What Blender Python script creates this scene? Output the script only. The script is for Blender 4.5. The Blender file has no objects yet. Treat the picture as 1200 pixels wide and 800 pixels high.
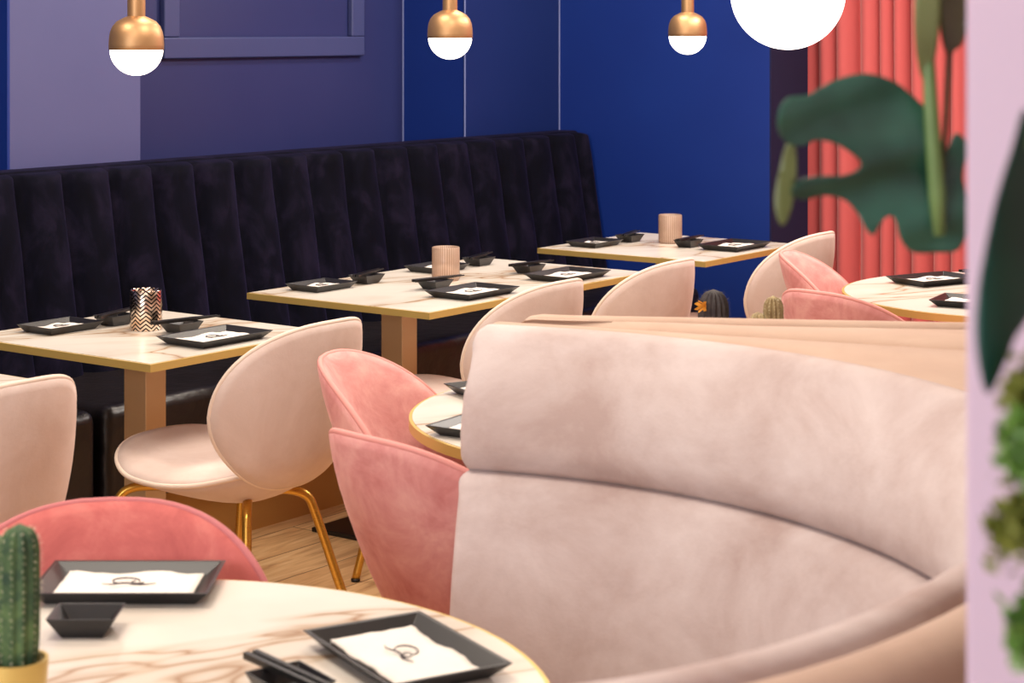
import bpy, bmesh, math, random
from mathutils import Vector, Matrix, noise
PI = math.pi
S = bpy.context.scene
COL = S.collection
random.seed(7)
# room axes: U runs along the banquette wall away from the viewer, N runs towards that wall
U = Vector((0.595, 0.804, 0)).normalized(); N = Vector((-U.y, U.x, 0))
UANG = math.atan2(U.y, U.x)
def W(u, n, z=0.0): return U * u + N * n + Vector((0, 0, z))

# ------------------------------------------------------------------ helpers
class MB:
    def __init__(s): s.v = []; s.f = []
    def add(s, vs, fs):
        o = len(s.v); s.v += [Vector(v) for v in vs]; s.f += [tuple(i + o for i in f) for f in fs]
    def box(s, lo, hi, M=None):
        (a, b, c), (d, e, f) = lo, hi
        vs = [Vector(p) for p in ((a,b,c),(d,b,c),(d,e,c),(a,e,c),(a,b,f),(d,b,f),(d,e,f),(a,e,f))]
        if M: vs = [M @ v for v in vs]
        s.add(vs, [(0,3,2,1),(4,5,6,7),(0,1,5,4),(1,2,6,5),(2,3,7,6),(3,0,4,7)])
    def lathe(s, prof, seg=40, M=None, cap=True):
        vs = []; fs = []
        for r, z in prof:
            for k in range(seg):
                a = 2*PI*k/seg; vs.append(Vector((r*math.cos(a), r*math.sin(a), z)))
        m = len(prof)
        for i in range(m-1):
            for k in range(seg):
                k2 = (k+1) % seg
                fs.append((i*seg+k, i*seg+k2, (i+1)*seg+k2, (i+1)*seg+k))
        if cap:
            fs.append(tuple(reversed(range(seg)))); fs.append(tuple(range((m-1)*seg, m*seg)))
        if M: vs = [M @ v for v in vs]
        s.add(vs, fs)
    def tube(s, pts, r, seg=10, closed=False):
        pts = [Vector(p) for p in pts]; n = len(pts)
        rs = r if isinstance(r, (list, tuple)) else [r]*n
        vs = []; fs = []; up = None
        for i, p in enumerate(pts):
            if closed: t = pts[(i+1) % n] - pts[i-1]
            else: t = pts[min(i+1, n-1)] - pts[max(i-1, 0)]
            t.normalize()
            if up is None:
                up = Vector((0,0,1)) if abs(t.z) < .9 else Vector((1,0,0))
            up = (up - t*up.dot(t)).normalized(); b = t.cross(up)
            for k in range(seg):
                a = 2*PI*k/seg; vs.append(p + (up*math.cos(a) + b*math.sin(a))*rs[i])
        for i in range(n if closed else n-1):
            j = (i+1) % n
            for k in range(seg):
                k2 = (k+1) % seg
                fs.append((i*seg+k, i*seg+k2, j*seg+k2, j*seg+k))
        if not closed:
            fs.append(tuple(reversed(range(seg)))); fs.append(tuple(range((n-1)*seg, n*seg)))
        s.add(vs, fs)
    def build(s, name, mat, parent=None, smooth=True, bevel=0, seg=3, sub=0, ang=None):
        me = bpy.data.meshes.new(name); me.from_pydata([tuple(v) for v in s.v], [], s.f)
        bm = bmesh.new(); bm.from_mesh(me); bmesh.ops.recalc_face_normals(bm, faces=bm.faces); bm.to_mesh(me); bm.free()
        for p in me.polygons: p.use_smooth = smooth
        o = bpy.data.objects.new(name, me); COL.objects.link(o)
        if mat: me.materials.append(mat)
        if parent: o.parent = parent
        if bevel:
            m = o.modifiers.new('bevel', 'BEVEL'); m.width = bevel; m.segments = seg; m.limit_method = 'ANGLE'; m.angle_limit = math.radians(30)
            m.harden_normals = True
        if sub:
            m = o.modifiers.new('sub', 'SUBSURF'); m.levels = sub; m.render_levels = sub
        if ang and smooth:
            try: me.set_sharp_from_angle(angle=math.radians(ang))
            except Exception: pass
        return o
def tag(o, label, cat, group=None, kind=None):
    o['label'] = label; o['category'] = cat
    if group: o['group'] = group
    if kind: o['kind'] = kind
    return o
def empty(name, loc=(0,0,0), rz=0):
    o = bpy.data.objects.new(name, None); COL.objects.link(o); o.location = loc; o.rotation_euler = (0,0,rz)
    o.empty_display_size = .1
    return o
def struct(mb, name, mat, **k):
    o = mb.build(name, mat, smooth=False, **k); o['kind'] = 'structure'; return o
def tree_copy(o, parent=None):
    c = o.copy(); COL.objects.link(c)
    if parent: c.parent = parent
    for ch in list(o.children): tree_copy(ch, c)
    return c
def place(o, loc, rz=0): o.location = loc; o.rotation_euler = (0,0,rz); return o

# ------------------------------------------------------------------ materials
def lin(c): return tuple(((x/255)/12.92 if x/255 <= .04045 else ((x/255+.055)/1.055)**2.4) for x in c) + (1,)
def mat(name, col, rough=.5, metal=0, **k):
    m = bpy.data.materials.new(name); m.use_nodes = True
    b = m.node_tree.nodes['Principled BSDF']
    b.inputs['Base Color'].default_value = lin(col); b.inputs['Roughness'].default_value = rough
    b.inputs['Metallic'].default_value = metal
    for kk, v in k.items(): b.inputs[kk.replace('_', ' ')].default_value = v
    return m
def nd(m, t, **k):
    n = m.node_tree.nodes.new(t)
    for a, v in k.items():
        if a in n.inputs: n.inputs[a].default_value = v
        else: setattr(n, a, v)
    return n
def ln(m, a, b): m.node_tree.links.new(a, b)
def coords(m, scale=(1,1,1), rot=(0,0,0), kind='Object'):
    tc = nd(m, 'ShaderNodeTexCoord'); mp = nd(m, 'ShaderNodeMapping')
    mp.inputs['Scale'].default_value = scale; mp.inputs['Rotation'].default_value = rot
    ln(m, tc.outputs[kind], mp.inputs['Vector']); return mp.outputs['Vector']
def ramp(m, fac, stops):
    r = nd(m, 'ShaderNodeValToRGB'); e = r.color_ramp.elements
    while len(e) > 2: e.remove(e[-1])
    for i, (p, c) in enumerate(stops):
        x = e[i] if i < 2 else e.new(p)
        x.position = p; x.color = c if len(c) == 4 else lin(c)
    ln(m, fac, r.inputs['Fac']); return r.outputs['Color']
def bump(m, h, strength, dist=.002):
    b = nd(m, 'ShaderNodeBump'); b.inputs['Strength'].default_value = strength; b.inputs['Distance'].default_value = dist
    ln(m, h, b.inputs['Height']); ln(m, b.outputs['Normal'], m.node_tree.nodes['Principled BSDF'].inputs['Normal'])
def velvet(name, c1, c2, c3, sheen=.5, scale=7, tint=(255,240,235), rough=.85, stretch=(1,1,1), dist=.5):
    m = mat(name, c2, rough); b = m.node_tree.nodes['Principled BSDF']
    b.inputs['Sheen Weight'].default_value = sheen; b.inputs['Sheen Roughness'].default_value = .4
    b.inputs['Sheen Tint'].default_value = lin(tint); b.inputs['Specular IOR Level'].default_value = .08
    v = coords(m, stretch)
    n = nd(m, 'ShaderNodeTexNoise', Scale=scale, Detail=6.0, Roughness=.65, Distortion=dist); ln(m, v, n.inputs['Vector'])
    c = ramp(m, n.outputs['Fac'], [(.3, c1), (.5, c2), (.68, c3)])
    ln(m, c, b.inputs['Base Color'])
    n2 = nd(m, 'ShaderNodeTexNoise', Scale=180.0, Detail=2.0); ln(m, v, n2.inputs['Vector'])
    bump(m, n2.outputs['Fac'], .25, .001)
    return m
M = {}
M['navy_velvet'] = velvet('navy_velvet', (3,3,10), (7,7,20), (24,20,38), .3, 9, (64,56,110), stretch=(1,1,.7))
M['cream_velvet'] = velvet('cream_velvet', (204,181,171), (212,192,183), (220,202,195), .18, 5)
M['booth_velvet'] = velvet('booth_velvet', (180,158,152), (199,182,178), (212,198,195), .2, 4.5, stretch=(1,1,1.4), dist=.3)
M['booth_downlit'] = velvet('booth_downlit', (190,162,144), (196,168,150), (202,176,158), .15, 5)  # rim velvet; warm downlight on the booth tops put into its tan
M['pink_velvet'] = velvet('pink_velvet', (198,124,122), (218,154,150), (232,178,170), .3, 9, (255,215,210))
M['rose_velvet'] = velvet('rose_velvet', (176,92,90), (196,108,104), (212,130,122), .25, 10, (255,190,185))
M['cream_piping'] = mat('cream_piping', (228,208,192), .7)
M['pink_piping'] = mat('pink_piping', (222,150,142), .7)
M['rose_piping'] = mat('rose_piping', (190,110,112), .7)
M['seat_leather'] = mat('black_leather', (24,19,22), .36)
n = nd(M['seat_leather'], 'ShaderNodeTexNoise', Scale=9.0, Detail=4.0); ln(M['seat_leather'], coords(M['seat_leather']), n.inputs['Vector'])
bump(M['seat_leather'], n.outputs['Fac'], .5, .02)
def metal(name, c, rough=.3, stretch=(1,1,60), mt=.85):
    m = mat(name, c, rough, mt)
    v = coords(m, stretch); n = nd(m, 'ShaderNodeTexNoise', Scale=30.0, Detail=2.0); ln(m, v, n.inputs['Vector'])
    r = nd(m, 'ShaderNodeMapRange'); r.inputs['To Min'].default_value = rough*.8; r.inputs['To Max'].default_value = rough*1.3
    ln(m, n.outputs['Fac'], r.inputs['Value']); ln(m, r.outputs['Result'], m.node_tree.nodes['Principled BSDF'].inputs['Roughness'])
    return m
M['brass'] = metal('polished_brass', (206,160,72), .28)
M['brass_edge'] = metal('brass_edge', (204,174,100), .42, mt=.5)
M['bronze'] = metal('brushed_bronze', (200,168,128), .45, (60,60,1), .3)
M['plinth'] = metal('plinth_brass', (190,146,84), .5, (1,1,40), .5)
M['lamp_brass'] = metal('lamp_brass', (190,150,108), .45, (40,40,1))
M['black_ceramic'] = mat('black_ceramic', (26,24,26), .36)
M['black_metal'] = mat('black_metal', (18,17,18), .4)
M['black_wood'] = mat('black_lacquer', (22,20,20), .3)
M['ink'] = mat('napkin_ink', (70,62,66), .8)
m = M['napkin'] = mat('napkin_paper', (236,228,220), .9)
n = nd(m, 'ShaderNodeTexNoise', Scale=60.0); ln(m, coords(m), n.inputs['Vector']); bump(m, n.outputs['Fac'], .3, .002)
# marble
m = M['marble'] = mat('white_marble', (236,228,216), .22)
v = coords(m, (1,1,1), (0,0,.5))
n1 = nd(m, 'ShaderNodeTexNoise', Scale=1.15, Detail=3.5, Roughness=.5, Distortion=.8)
mp = nd(m, 'ShaderNodeMapping'); mp.inputs['Scale'].default_value = (1, 3.0, 1); ln(m, v, mp.inputs['Vector']); ln(m, mp.outputs['Vector'], n1.inputs['Vector'])
s1 = nd(m, 'ShaderNodeMath', operation='SUBTRACT'); s1.inputs[1].default_value = .5; ln(m, n1.outputs['Fac'], s1.inputs[0])
a1 = nd(m, 'ShaderNodeMath', operation='ABSOLUTE'); ln(m, s1.outputs[0], a1.inputs[0])
c1 = ramp(m, a1.outputs[0], [(0, (172,140,112)), (.005, (204,184,162)), (.018, (222,212,200)), (.08, (231,225,217))])
n2 = nd(m, 'ShaderNodeTexNoise', Scale=2.2, Detail=4.0); ln(m, v, n2.inputs['Vector'])
mx = nd(m, 'ShaderNodeMixRGB', blend_type='MULTIPLY'); mx.inputs['Fac'].default_value = .5
ln(m, c1, mx.inputs['Color1']); ln(m, ramp(m, n2.outputs['Fac'], [(.3, (226,214,202)), (.55, (252,250,246))]), mx.inputs['Color2'])
ln(m, mx.outputs['Color'], m.node_tree.nodes['Principled BSDF'].inputs['Base Color'])
# paint
def paint(name, c1, c2, rough=.42):
    m = mat(name, c1, rough); v = coords(m)
    n = nd(m, 'ShaderNodeTexNoise', Scale=1.3, Detail=4.0); ln(m, v, n.inputs['Vector'])
    ln(m, ramp(m, n.outputs['Fac'], [(.35, c1), (.7, c2)]), m.node_tree.nodes['Principled BSDF'].inputs['Base Color'])
    n2 = nd(m, 'ShaderNodeTexNoise', Scale=70.0, Detail=2.0); ln(m, v, n2.inputs['Vector']); bump(m, n2.outputs['Fac'], .12, .001)
    return m
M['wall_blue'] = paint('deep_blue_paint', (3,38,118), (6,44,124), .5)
M['wall_blue_sheen'] = paint('blue_paint_sheen', (34,42,94), (42,48,98), .45)  # blue wall with its warm satin sheen put into a greyer tone
M['pilaster_sheen'] = paint('pilaster_sheen', (76,79,126), (82,84,130), .5)  # lighter still: light and sheen on the pilaster front put into the colour
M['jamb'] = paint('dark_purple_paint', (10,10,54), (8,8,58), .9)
M['caulk'] = mat('pale_caulk', (110,120,170), .6)
M['lilac'] = paint('lilac_paint', (212,190,214), (216,194,218), .6)
M['white_wall'] = paint('pale_wall_paint', (205,196,192), (212,204,198), .8)
M['ceiling'] = paint('ceiling_paint', (225,220,214), (230,225,220), .9)
# oak floor
m = M['floor'] = mat('oak_planks', (190,150,105), .42)
v = coords(m, (1,1,1), (0,0,-UANG + .0))
br = nd(m, 'ShaderNodeTexBrick', Scale=1.0); br.inputs['Brick Width'].default_value = 1.5; br.inputs['Row Height'].default_value = .19
br.inputs['Mortar Size'].default_value = .002; br.inputs['Color1'].default_value = lin((236,204,160)); br.inputs['Color2'].default_value = lin((218,180,134)); br.inputs['Mortar'].default_value = lin((90,62,40))
ln(m, v, br.inputs['Vector'])
mp = nd(m, 'ShaderNodeMapping'); mp.inputs['Scale'].default_value = (1.2, 9, 1); ln(m, v, mp.inputs['Vector'])
n1 = nd(m, 'ShaderNodeTexNoise', Scale=2.5, Detail=6.0, Distortion=1.5); ln(m, mp.outputs['Vector'], n1.inputs['Vector'])
mx = nd(m, 'ShaderNodeMixRGB', blend_type='MULTIPLY'); mx.inputs['Fac'].default_value = .75
ln(m, br.outputs['Color'], mx.inputs['Color1']); ln(m, ramp(m, n1.outputs['Fac'], [(.3, (176,142,110)), (.5, (236,220,200)), (.7, (255,252,246))]), mx.inputs['Color2'])
ln(m, mx.outputs['Color'], m.node_tree.nodes['Principled BSDF'].inputs['Base Color'])
m = M['curtain'] = mat('salmon_curtain', (204,92,92), .8); m.node_tree.nodes['Principled BSDF'].inputs['Sheen Weight'].default_value = .3
m = M['bulb'] = mat('bulb_glow', (255,245,230), .4); b = m.node_tree.nodes['Principled BSDF']
b.inputs['Emission Color'].default_value = (1,.9,.76,1); b.inputs['Emission Strength'].default_value = 5.0
m = M['globe'] = mat('opal_glow', (255,250,245), .3); b = m.node_tree.nodes['Principled BSDF']
b.inputs['Emission Color'].default_value = (1,.95,.88,1); b.inputs['Emission Strength'].default_value = 3.0
m = M['holder_glass'] = mat('ribbed_amber_glass', (226,184,158), .3); b = m.node_tree.nodes['Principled BSDF']
b.inputs['Transmission Weight'].default_value = .35; b.inputs['Alpha'].default_value = .8
v = coords(m); sx = nd(m, 'ShaderNodeSeparateXYZ'); ln(m, v, sx.inputs[0])
at = nd(m, 'ShaderNodeMath', operation='ARCTAN2'); ln(m, sx.outputs['Y'], at.inputs[0]); ln(m, sx.outputs['X'], at.inputs[1])
mu = nd(m, 'ShaderNodeMath', operation='MULTIPLY'); mu.inputs[1].default_value = 36.0; ln(m, at.outputs[0], mu.inputs[0])
si = nd(m, 'ShaderNodeMath', operation='SINE'); ln(m, mu.outputs[0], si.inputs[0])
ln(m, ramp(m, si.outputs[0], [(0, (178,146,124)), (1, (222,196,178))]), m.node_tree.nodes['Principled BSDF'].inputs['Base Color'])
M['wax'] = mat('candle_wax', (250,225,205), .5); b = M['wax'].node_tree.nodes['Principled BSDF']
b.inputs['Emission Color'].default_value = (1,.7,.5,1); b.inputs['Emission Strength'].default_value = 1.6
m = M['chevron'] = mat('chevron_metal', (225,205,185), .22, 1.0)
v = coords(m); sx = nd(m, 'ShaderNodeSeparateXYZ'); ln(m, v, sx.inputs[0])
at = nd(m, 'ShaderNodeMath', operation='ARCTAN2'); ln(m, sx.outputs['Y'], at.inputs[0]); ln(m, sx.outputs['X'], at.inputs[1])
pp = nd(m, 'ShaderNodeMath', operation='PINGPONG'); pp.inputs[1].default_value = .35; ln(m, at.outputs[0], pp.inputs[0])
k1 = nd(m, 'ShaderNodeMath', operation='MULTIPLY_ADD'); k1.inputs[1].default_value = 92.0; ln(m, sx.outputs['Z'], k1.inputs[0])
k0 = nd(m, 'ShaderNodeMath', operation='MULTIPLY'); k0.inputs[1].default_value = 3.2; ln(m, pp.outputs[0], k0.inputs[0]); ln(m, k0.outputs[0], k1.inputs[2])
fr = nd(m, 'ShaderNodeMath', operation='FRACT'); ln(m, k1.outputs[0], fr.inputs[0])
gt = nd(m, 'ShaderNodeMath', operation='GREATER_THAN'); gt.inputs[1].default_value = .6; ln(m, fr.outputs[0], gt.inputs[0])
cr = ramp(m, gt.outputs[0], [(0, (235,215,195)), (1, (26,24,34))]); ln(m, cr, m.node_tree.nodes['Principled BSDF'].inputs['Base Color'])
def cactus_mat(name, c1, c2):
    m = mat(name, c1, .7); n = nd(m, 'ShaderNodeTexNoise', Scale=45.0, Detail=3.0); ln(m, coords(m), n.inputs['Vector'])
    ln(m, ramp(m, n.outputs['Fac'], [(.35, c1), (.65, c2)]), m.node_tree.nodes['Principled BSDF'].inputs['Base Color']); return m
M['cactus'] = cactus_mat('green_cactus', (34,64,44), (86,112,66))
M['cactus_grey'] = cactus_mat('grey_cactus', (36,30,34), (66,58,58))
M['cactus_tan'] = cactus_mat('woolly_cactus', (128,108,74), (176,158,116))
M['spines'] = mat('spines', (214,204,178), .7)
M['soil'] = mat('soil', (60,42,30), .95)
M['flower'] = mat('cactus_flower', (226,160,60), .6)
def leafm(name, c1, c2, rough=.4):
    m = mat(name, c1, rough); n = nd(m, 'ShaderNodeTexNoise', Scale=14.0, Detail=2.0); ln(m, coords(m), n.inputs['Vector'])
    ln(m, ramp(m, n.outputs['Fac'], [(.35, c1), (.65, c2)]), m.node_tree.nodes['Principled BSDF'].inputs['Base Color']); return m
M['leaf'] = leafm('monstera_leaf', (24,64,50), (46,98,80), .3)
M['leaf_dark'] = leafm('dark_leaf', (18,62,58), (28,84,76))
M['leaf_olive'] = leafm('olive_leaf', (96,106,60), (120,134,84))
M['leaf_brown'] = leafm('dark_olive_leaf', (66,60,38), (84,84,50))  # brownish olive, also used for the aerial root
M['stem'] = leafm('stem_green', (98,128,72), (112,142,84))
M['fern'] = leafm('fern_green', (84,126,54), (112,156,72))
M['fern_olive'] = leafm('fern_olive', (112,124,44), (136,142,66))
M['pot'] = mat('planter_pot', (196,178,170), .6)

# ------------------------------------------------------------------ room shell
def slab(u0, u1, n0, n1, z0, z1):
    b = MB(); vs = [W(u0,n0,z0),W(u1,n0,z0),W(u1,n1,z0),W(u0,n1,z0),W(u0,n0,z1),W(u1,n0,z1),W(u1,n1,z1),W(u0,n1,z1)]
    b.add(vs, [(0,3,2,1),(4,5,6,7),(0,1,5,4),(1,2,6,5),(2,3,7,6),(3,0,4,7)]); return b
H = 2.9
struct(slab(-3, 9.2, -3, 5.4, -.1, 0), 'floor', M['floor'])
struct(slab(-3, 9.2, -3, 5.4, H, H+.1), 'ceiling', M['ceiling'])
struct(slab(-3, 7.27, 5.22, 5.4, 0, H), 'wall_back', M['wall_blue_sheen'])
struct(slab(3.985, 4.53, 4.9, 5.22, 0, H), 'trim_1', M['pilaster_sheen'])
struct(slab(3.975, 3.985, 4.9, 5.22, 0, H), 'trim_7', M['wall_blue'])  # thin added slab: side face in the blue without painted sheen
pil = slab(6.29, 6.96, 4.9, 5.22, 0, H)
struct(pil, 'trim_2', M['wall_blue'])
b = slab(6.291, 6.958, 4.894, 4.9, 0, H); struct(b, 'trim_3', paint('pilaster_front_sheen', (14,34,92), (20,40,98), .45))  # thin front slab, sheen put into its greyer blue
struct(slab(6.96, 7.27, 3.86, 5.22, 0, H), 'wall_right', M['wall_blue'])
struct(slab(6.96, 7.27, 3.852, 3.86, 0, H), 'trim_4', M['jamb'])
b = MB()
for u, n in ((6.287, 5.217), (6.288, 4.892), (6.956, 4.892)):
    p = W(u, n); b.tube([p, p + Vector((0,0,H))], .0035, 6)
struct(b, 'trim_5', M['caulk'])
struct(slab(9.1, 9.2, -3, 5.4, 0, H), 'wall_far', M['white_wall'])
struct(slab(-3.1, -3, -3, 5.4, 0, H), 'wall_left', M['white_wall'])
struct(slab(-3, 9.2, -3.1, -3, 0, H), 'wall_front', M['white_wall'])
# picture moulding on the back wall
b = MB()
u0, u1, z0, z1, w = 4.92, 6.02, 1.442, 2.5, .078
def seg(ua, ub, za, zb):
    q = slab(ua, ub, 5.195, 5.22, za, zb); b.add(q.v, q.f)
seg(u0, u1, z0, z0+w); seg(u0, u1, z1-w, z1); seg(u0, u0+w, z0+w, z1-w); seg(u1-w, u1, z0+w, z1-w)
struct(b, 'trim_6', paint('moulding_paint', (58,66,112), (64,70,116), .4), bevel=.006)

# ------------------------------------------------------------------ banquette
def banquette():
    root = empty('banquette', W(4.5, 4.5)); inv = Vector(root.location)
    tag(root, 'long dark navy velvet banquette with channelled back against the blue wall', 'banquette')
    U0, U1 = 1.77, 6.93; rib = .1865; off = 4.075
    k0 = math.floor((U0-off)/rib); cnt = int((U1-off)/rib) - k0 + 1
    us = []
    for k in range(cnt+1):
        a = off + (k0+k)*rib
        for j in range(10):
            u = a + rib*j/10
            if U0 <= u <= U1: us.append((u, j/10))
    us.append((U1, 0.0))
    def nz(t):   # front face centre line; t 0 bottom..1 top
        return 4.66 + .115*t**.9, .44 + .655*t
    rows = [i/22 for i in range(23)]
    b = MB(); vs = []; 
    for u, s in us:
        bl = .060*(max(0, 1-(2*s-1)**2))**.55
        kk = math.floor((u-off)/rib); 
        for t in rows:
            n_, z = nz(t); wob = .004*noise.noise(Vector((kk*3.1, z*4, 0)))
            vs.append(W(u + wob*2*(.5-abs(s-.5)), n_ - bl + .006*noise.noise(Vector((u*6, z*5, 3))), z) - inv)
        for a in (30, 60, 90):
            a = math.radians(a); n_, z = nz(1)
            vs.append(W(u, n_ + .022*(1-math.cos(a)) - bl*math.cos(a), z + .012*math.sin(a)) - inv)
        vs.append(W(u, 4.85, 1.107) - inv)
    R = len(rows) + 4; fs = []
    for i in range(len(us)-1):
        for j in range(R-1): fs.append((i*R+j, (i+1)*R+j, (i+1)*R+j+1, i*R+j+1))
    b.add(vs, fs)
    b.build('channelled_back', M['navy_velvet'], root)
    def part(name, args, m, bevel=0, **k):
        q = slab(*args); q.v = [v - inv for v in q.v]; return q.build(name, m, root, smooth=bool(bevel), bevel=bevel, **k)
    # back frame: sloped solid end
    b = MB(); vs = []
    for u in (U0, U1+.025):
        for n_, z in ((4.70, .2), (4.665, .45), (4.785, 1.10), (4.80, 1.113), (4.89, 1.113), (4.89, .2)): vs.append(W(u, n_, z) - inv)
    b.add(vs, [(0,1,2,3,4,5), (11,10,9,8,7,6)] + [(i, (i+1)%6, 6+(i+1)%6, 6+i) for i in range(6)])
    b.build('back_frame', M['navy_velvet'], root, smooth=False, bevel=.008)
    b = MB(); vs = []; 
    for a, c in ((U0, 2.55), (2.58, 3.70), (3.73, 6.95)):
        part('seat_cushion', (a, c, 4.17, 4.70, .20, .49), M['seat_leather'], .035, seg=4)
    part('plinth', (U0, 6.95, 4.25, 4.75, 0, .2), M['plinth'])
banquette()

# ------------------------------------------------------------------ beetle-backed chairs
def disc_pad(outline, top, bot, rings=10, seg=56):
    """closed padded shell: outline(phi)->(a,b); top/bot(a,b,rho)->Vector"""
    b = MB(); vs = []; fs = []
    for side in (top, bot):
        o = len(vs); a0, b0 = 0, 0
        c = outline(None); vs.append(side(c[0], c[1], 0))
        for r in range(1, rings+1):
            rho = (r/rings)**.8
            for k in range(seg):
                a, bb = outline(2*PI*k/seg); vs.append(side(c[0]+(a-c[0])*rho, c[1]+(bb-c[1])*rho, rho))
        for k in range(seg): fs.append((o, o+1+k, o+1+(k+1) % seg))
        for r in range(rings-1):
            for k in range(seg):
                k2 = (k+1) % seg; p = o+1+r*seg; fs.append((p+k, p+seg+k, p+seg+k2, p+k2))
    T = 1 + rings*seg
    for k in range(seg):
        k2 = (k+1) % seg; p = 1+(rings-1)*seg; fs.append((p+k, p+k2, T+p+k2, T+p+k))
    b.add(vs, fs); return b
def sgp(x, p): return math.copysign(abs(x)**p, x)
def make_chair(kind, cushion, pipe, HW=.245, wrap=.125, lean=.115, drop=0.0):
    root = empty(kind)
    # back: a = x, b = z
    def oback(phi):
        if phi is None: return (0, .655)
        c, s = math.cos(phi), math.sin(phi); e = .74 if s > 0 else .86
        x = HW*sgp(c, e)*(1 - .07*max(0, -s)); z = .65 + (.207 if s > 0 else .195)*sgp(s, .92 if s > 0 else .95)
        return x, z
    def mid(x, z):
        t = (z-.40)/.46
        y = -.195 - lean*t + wrap*(abs(x)/HW)**2.1 * (.75+.35*t) + drop*(abs(x)/HW)**2*max(0, .86-z)
        if z < .54: y += 1.3*(.54-z)**1.5
        return y
    def nrm(x, z):
        e = .004; dx = (mid(x+e, z)-mid(x-e, z))/(2*e); dz = (mid(x, z+e)-mid(x, z-e))/(2*e)
        return Vector((-dx, 1, -dz)).normalized()
    def bt(x, z, r): return Vector((x, mid(x, z), z)) + nrm(x, z)*(.008 + .022*(1-r**4))
    def bb(x, z, r): return Vector((x, mid(x, z), z)) - nrm(x, z)*(.006 + .020*(1-r**3))
    disc_pad(oback, bt, bb).build('backrest', cushion, root)
    P = MB(); pts = []
    for k in range(72):
        x, z = oback(2*PI*k/72); pts.append(Vector((x*1.005, mid(x, z)+.001, .65+(z-.65)*1.005)))
    P.tube(pts, .0062, 8, True); 
    P.build('back_piping', pipe, root)
    # seat: a = x, b = y
    def oseat(phi):
        if phi is None: return (0, .02)
        c, s = math.cos(phi), math.sin(phi)
        x = .262*sgp(c, .8)*(1 - .12*max(0, -s)); y = .02 + (.275 if s > 0 else .205)*sgp(s, .85)
        return x, y
    def zt(x, y):
        z = .497 - .018*math.exp(-((x/.16)**2 + (y/.17)**2)) + .03*max(0, (y-.12)/.17)**1.5
        z += .03*max(0, (-.06-y)/.12)**2 * (.3+.7*min(1, abs(x)/.2)) * .6
        return z - .02*(abs(x)/.26)**3
    def st(x, y, r): return Vector((x, y, zt(x, y) + .006 + .010*(1-r**6)))
    def sb(x, y, r):
        deep = .03 + .062*max(0, min(1, (.27-y)/.42))
        return Vector((x*(1-.02*(1-r)), y, zt(x, y) - .008 - deep*(1-r**2.6)))
    disc_pad(oseat, st, sb).build('seat', cushion, root)
    P = MB(); pts = [Vector((oseat(2*PI*k/72)[0]*1.006, .02+(oseat(2*PI*k/72)[1]-.02)*1.006, zt(*oseat(2*PI*k/72)))) for k in range(72)]
    P.tube(pts, .0062, 8, True); P.build('seat_piping', pipe, root)
    for sx in (-1, 1):
        for sy in (1, -1):
            L = MB()
            ctrl = [Vector((sx*.03, -.05, .418)), Vector((sx*.07, -.09, .418)), Vector((sx*.105, -.122, .400)), Vector((sx*.122, -.138, .35)), Vector((sx*.165, -.18, .17)), Vector((sx*.205, -.225, .006))] if sy < 0 else [Vector((sx*.04, .03, .425)), Vector((sx*.13, .125, .435)), Vector((sx*.19, .185, .432)), Vector((sx*.214, .208, .40)), Vector((sx*.219, .213, .34)), Vector((sx*.215, sy*.21+.01, .17)), Vector((sx*.24, sy*.235+.01, .006))]
            pts = []
            for i in range(len(ctrl)-1):
                p0, p1, p2, p3 = ctrl[max(i-1,0)], ctrl[i], ctrl[i+1], ctrl[min(i+2, len(ctrl)-1)]
                for j in range(6):
                    t = j/6; pts.append(.5*((2*p1)+(p2-p0)*t+(2*p0-5*p1+4*p2-p3)*t*t+(3*p1-p0-3*p2+p3)*t**3))
            pts.append(ctrl[-1])
            L.tube(pts, .0115, 12); lg = L.build('leg', M['brass'], root)
            F = MB(); F.lathe([(.011, 0), (.013, .002), (.013, .008), (.010, .010)], 14, Matrix.Translation((ctrl[-1].x, ctrl[-1].y, 0))); F.build('foot_cap', M['black_metal'], lg)
    fb = MB(); fb.box((-.075,-.065,.408), (.075,.085,.424)); fb.build('seat_frame', M['black_metal'], root, smooth=False, bevel=.003)
    return root
def chair_at(proto, first, loc, face, label, group):
    c = proto if first else tree_copy(proto)
    place(c, loc, face - PI/2); tag(c, label, 'chair', group); return c
NA = math.atan2(N.y, N.x)
cream = make_chair('dining_chair', M['cream_velvet'], M['cream_piping'])
g = 'cream velvet chairs facing the banquette'
cl = [(2.53, 3.36, 0, 'cream velvet shell chair cut off by the left edge of the photo'),
      (3.475, 3.40, 0, 'cream velvet shell chair with brass legs at the square table with patterned candle holder'),
      (4.40, 3.38, 0, 'cream velvet chair mostly hidden behind the booth end, near side of long table'),
      (5.00, 3.38, 0, 'cream velvet chair back at the far right place of the long table'),
      (5.96, 3.40, 0, 'cream velvet chair at the farthest square table, before the red curtain')]
for i, (u, n_, da, lb) in enumerate(cl): chair_at(cream, i == 0, W(u, n_), NA + da, lb, g)
pinkc = make_chair('tub_chair', M['pink_velvet'], M['pink_piping'], .238, .125, .20, .10)
RT = [Vector((-.49,2.314,0)), Vector((.33,4.077,0)), Vector((1.55,5.93,0))]
pk = [(1, (-.015, 4.06), math.radians(-15), 'pink velvet tub chair by the middle round table, its inner back in view'),
      (1, (.022, 3.60), math.radians(44), 'pink velvet tub chair seen from behind, beside the near booth end'),
      (2, (1.21, 5.95), math.radians(-17), 'pink velvet tub chair, the farther of two at the far round table'),
      (2, (1.08, 5.42), math.radians(43), 'pink velvet tub chair, nearer of two at the far round table, seen from behind')]
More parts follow.
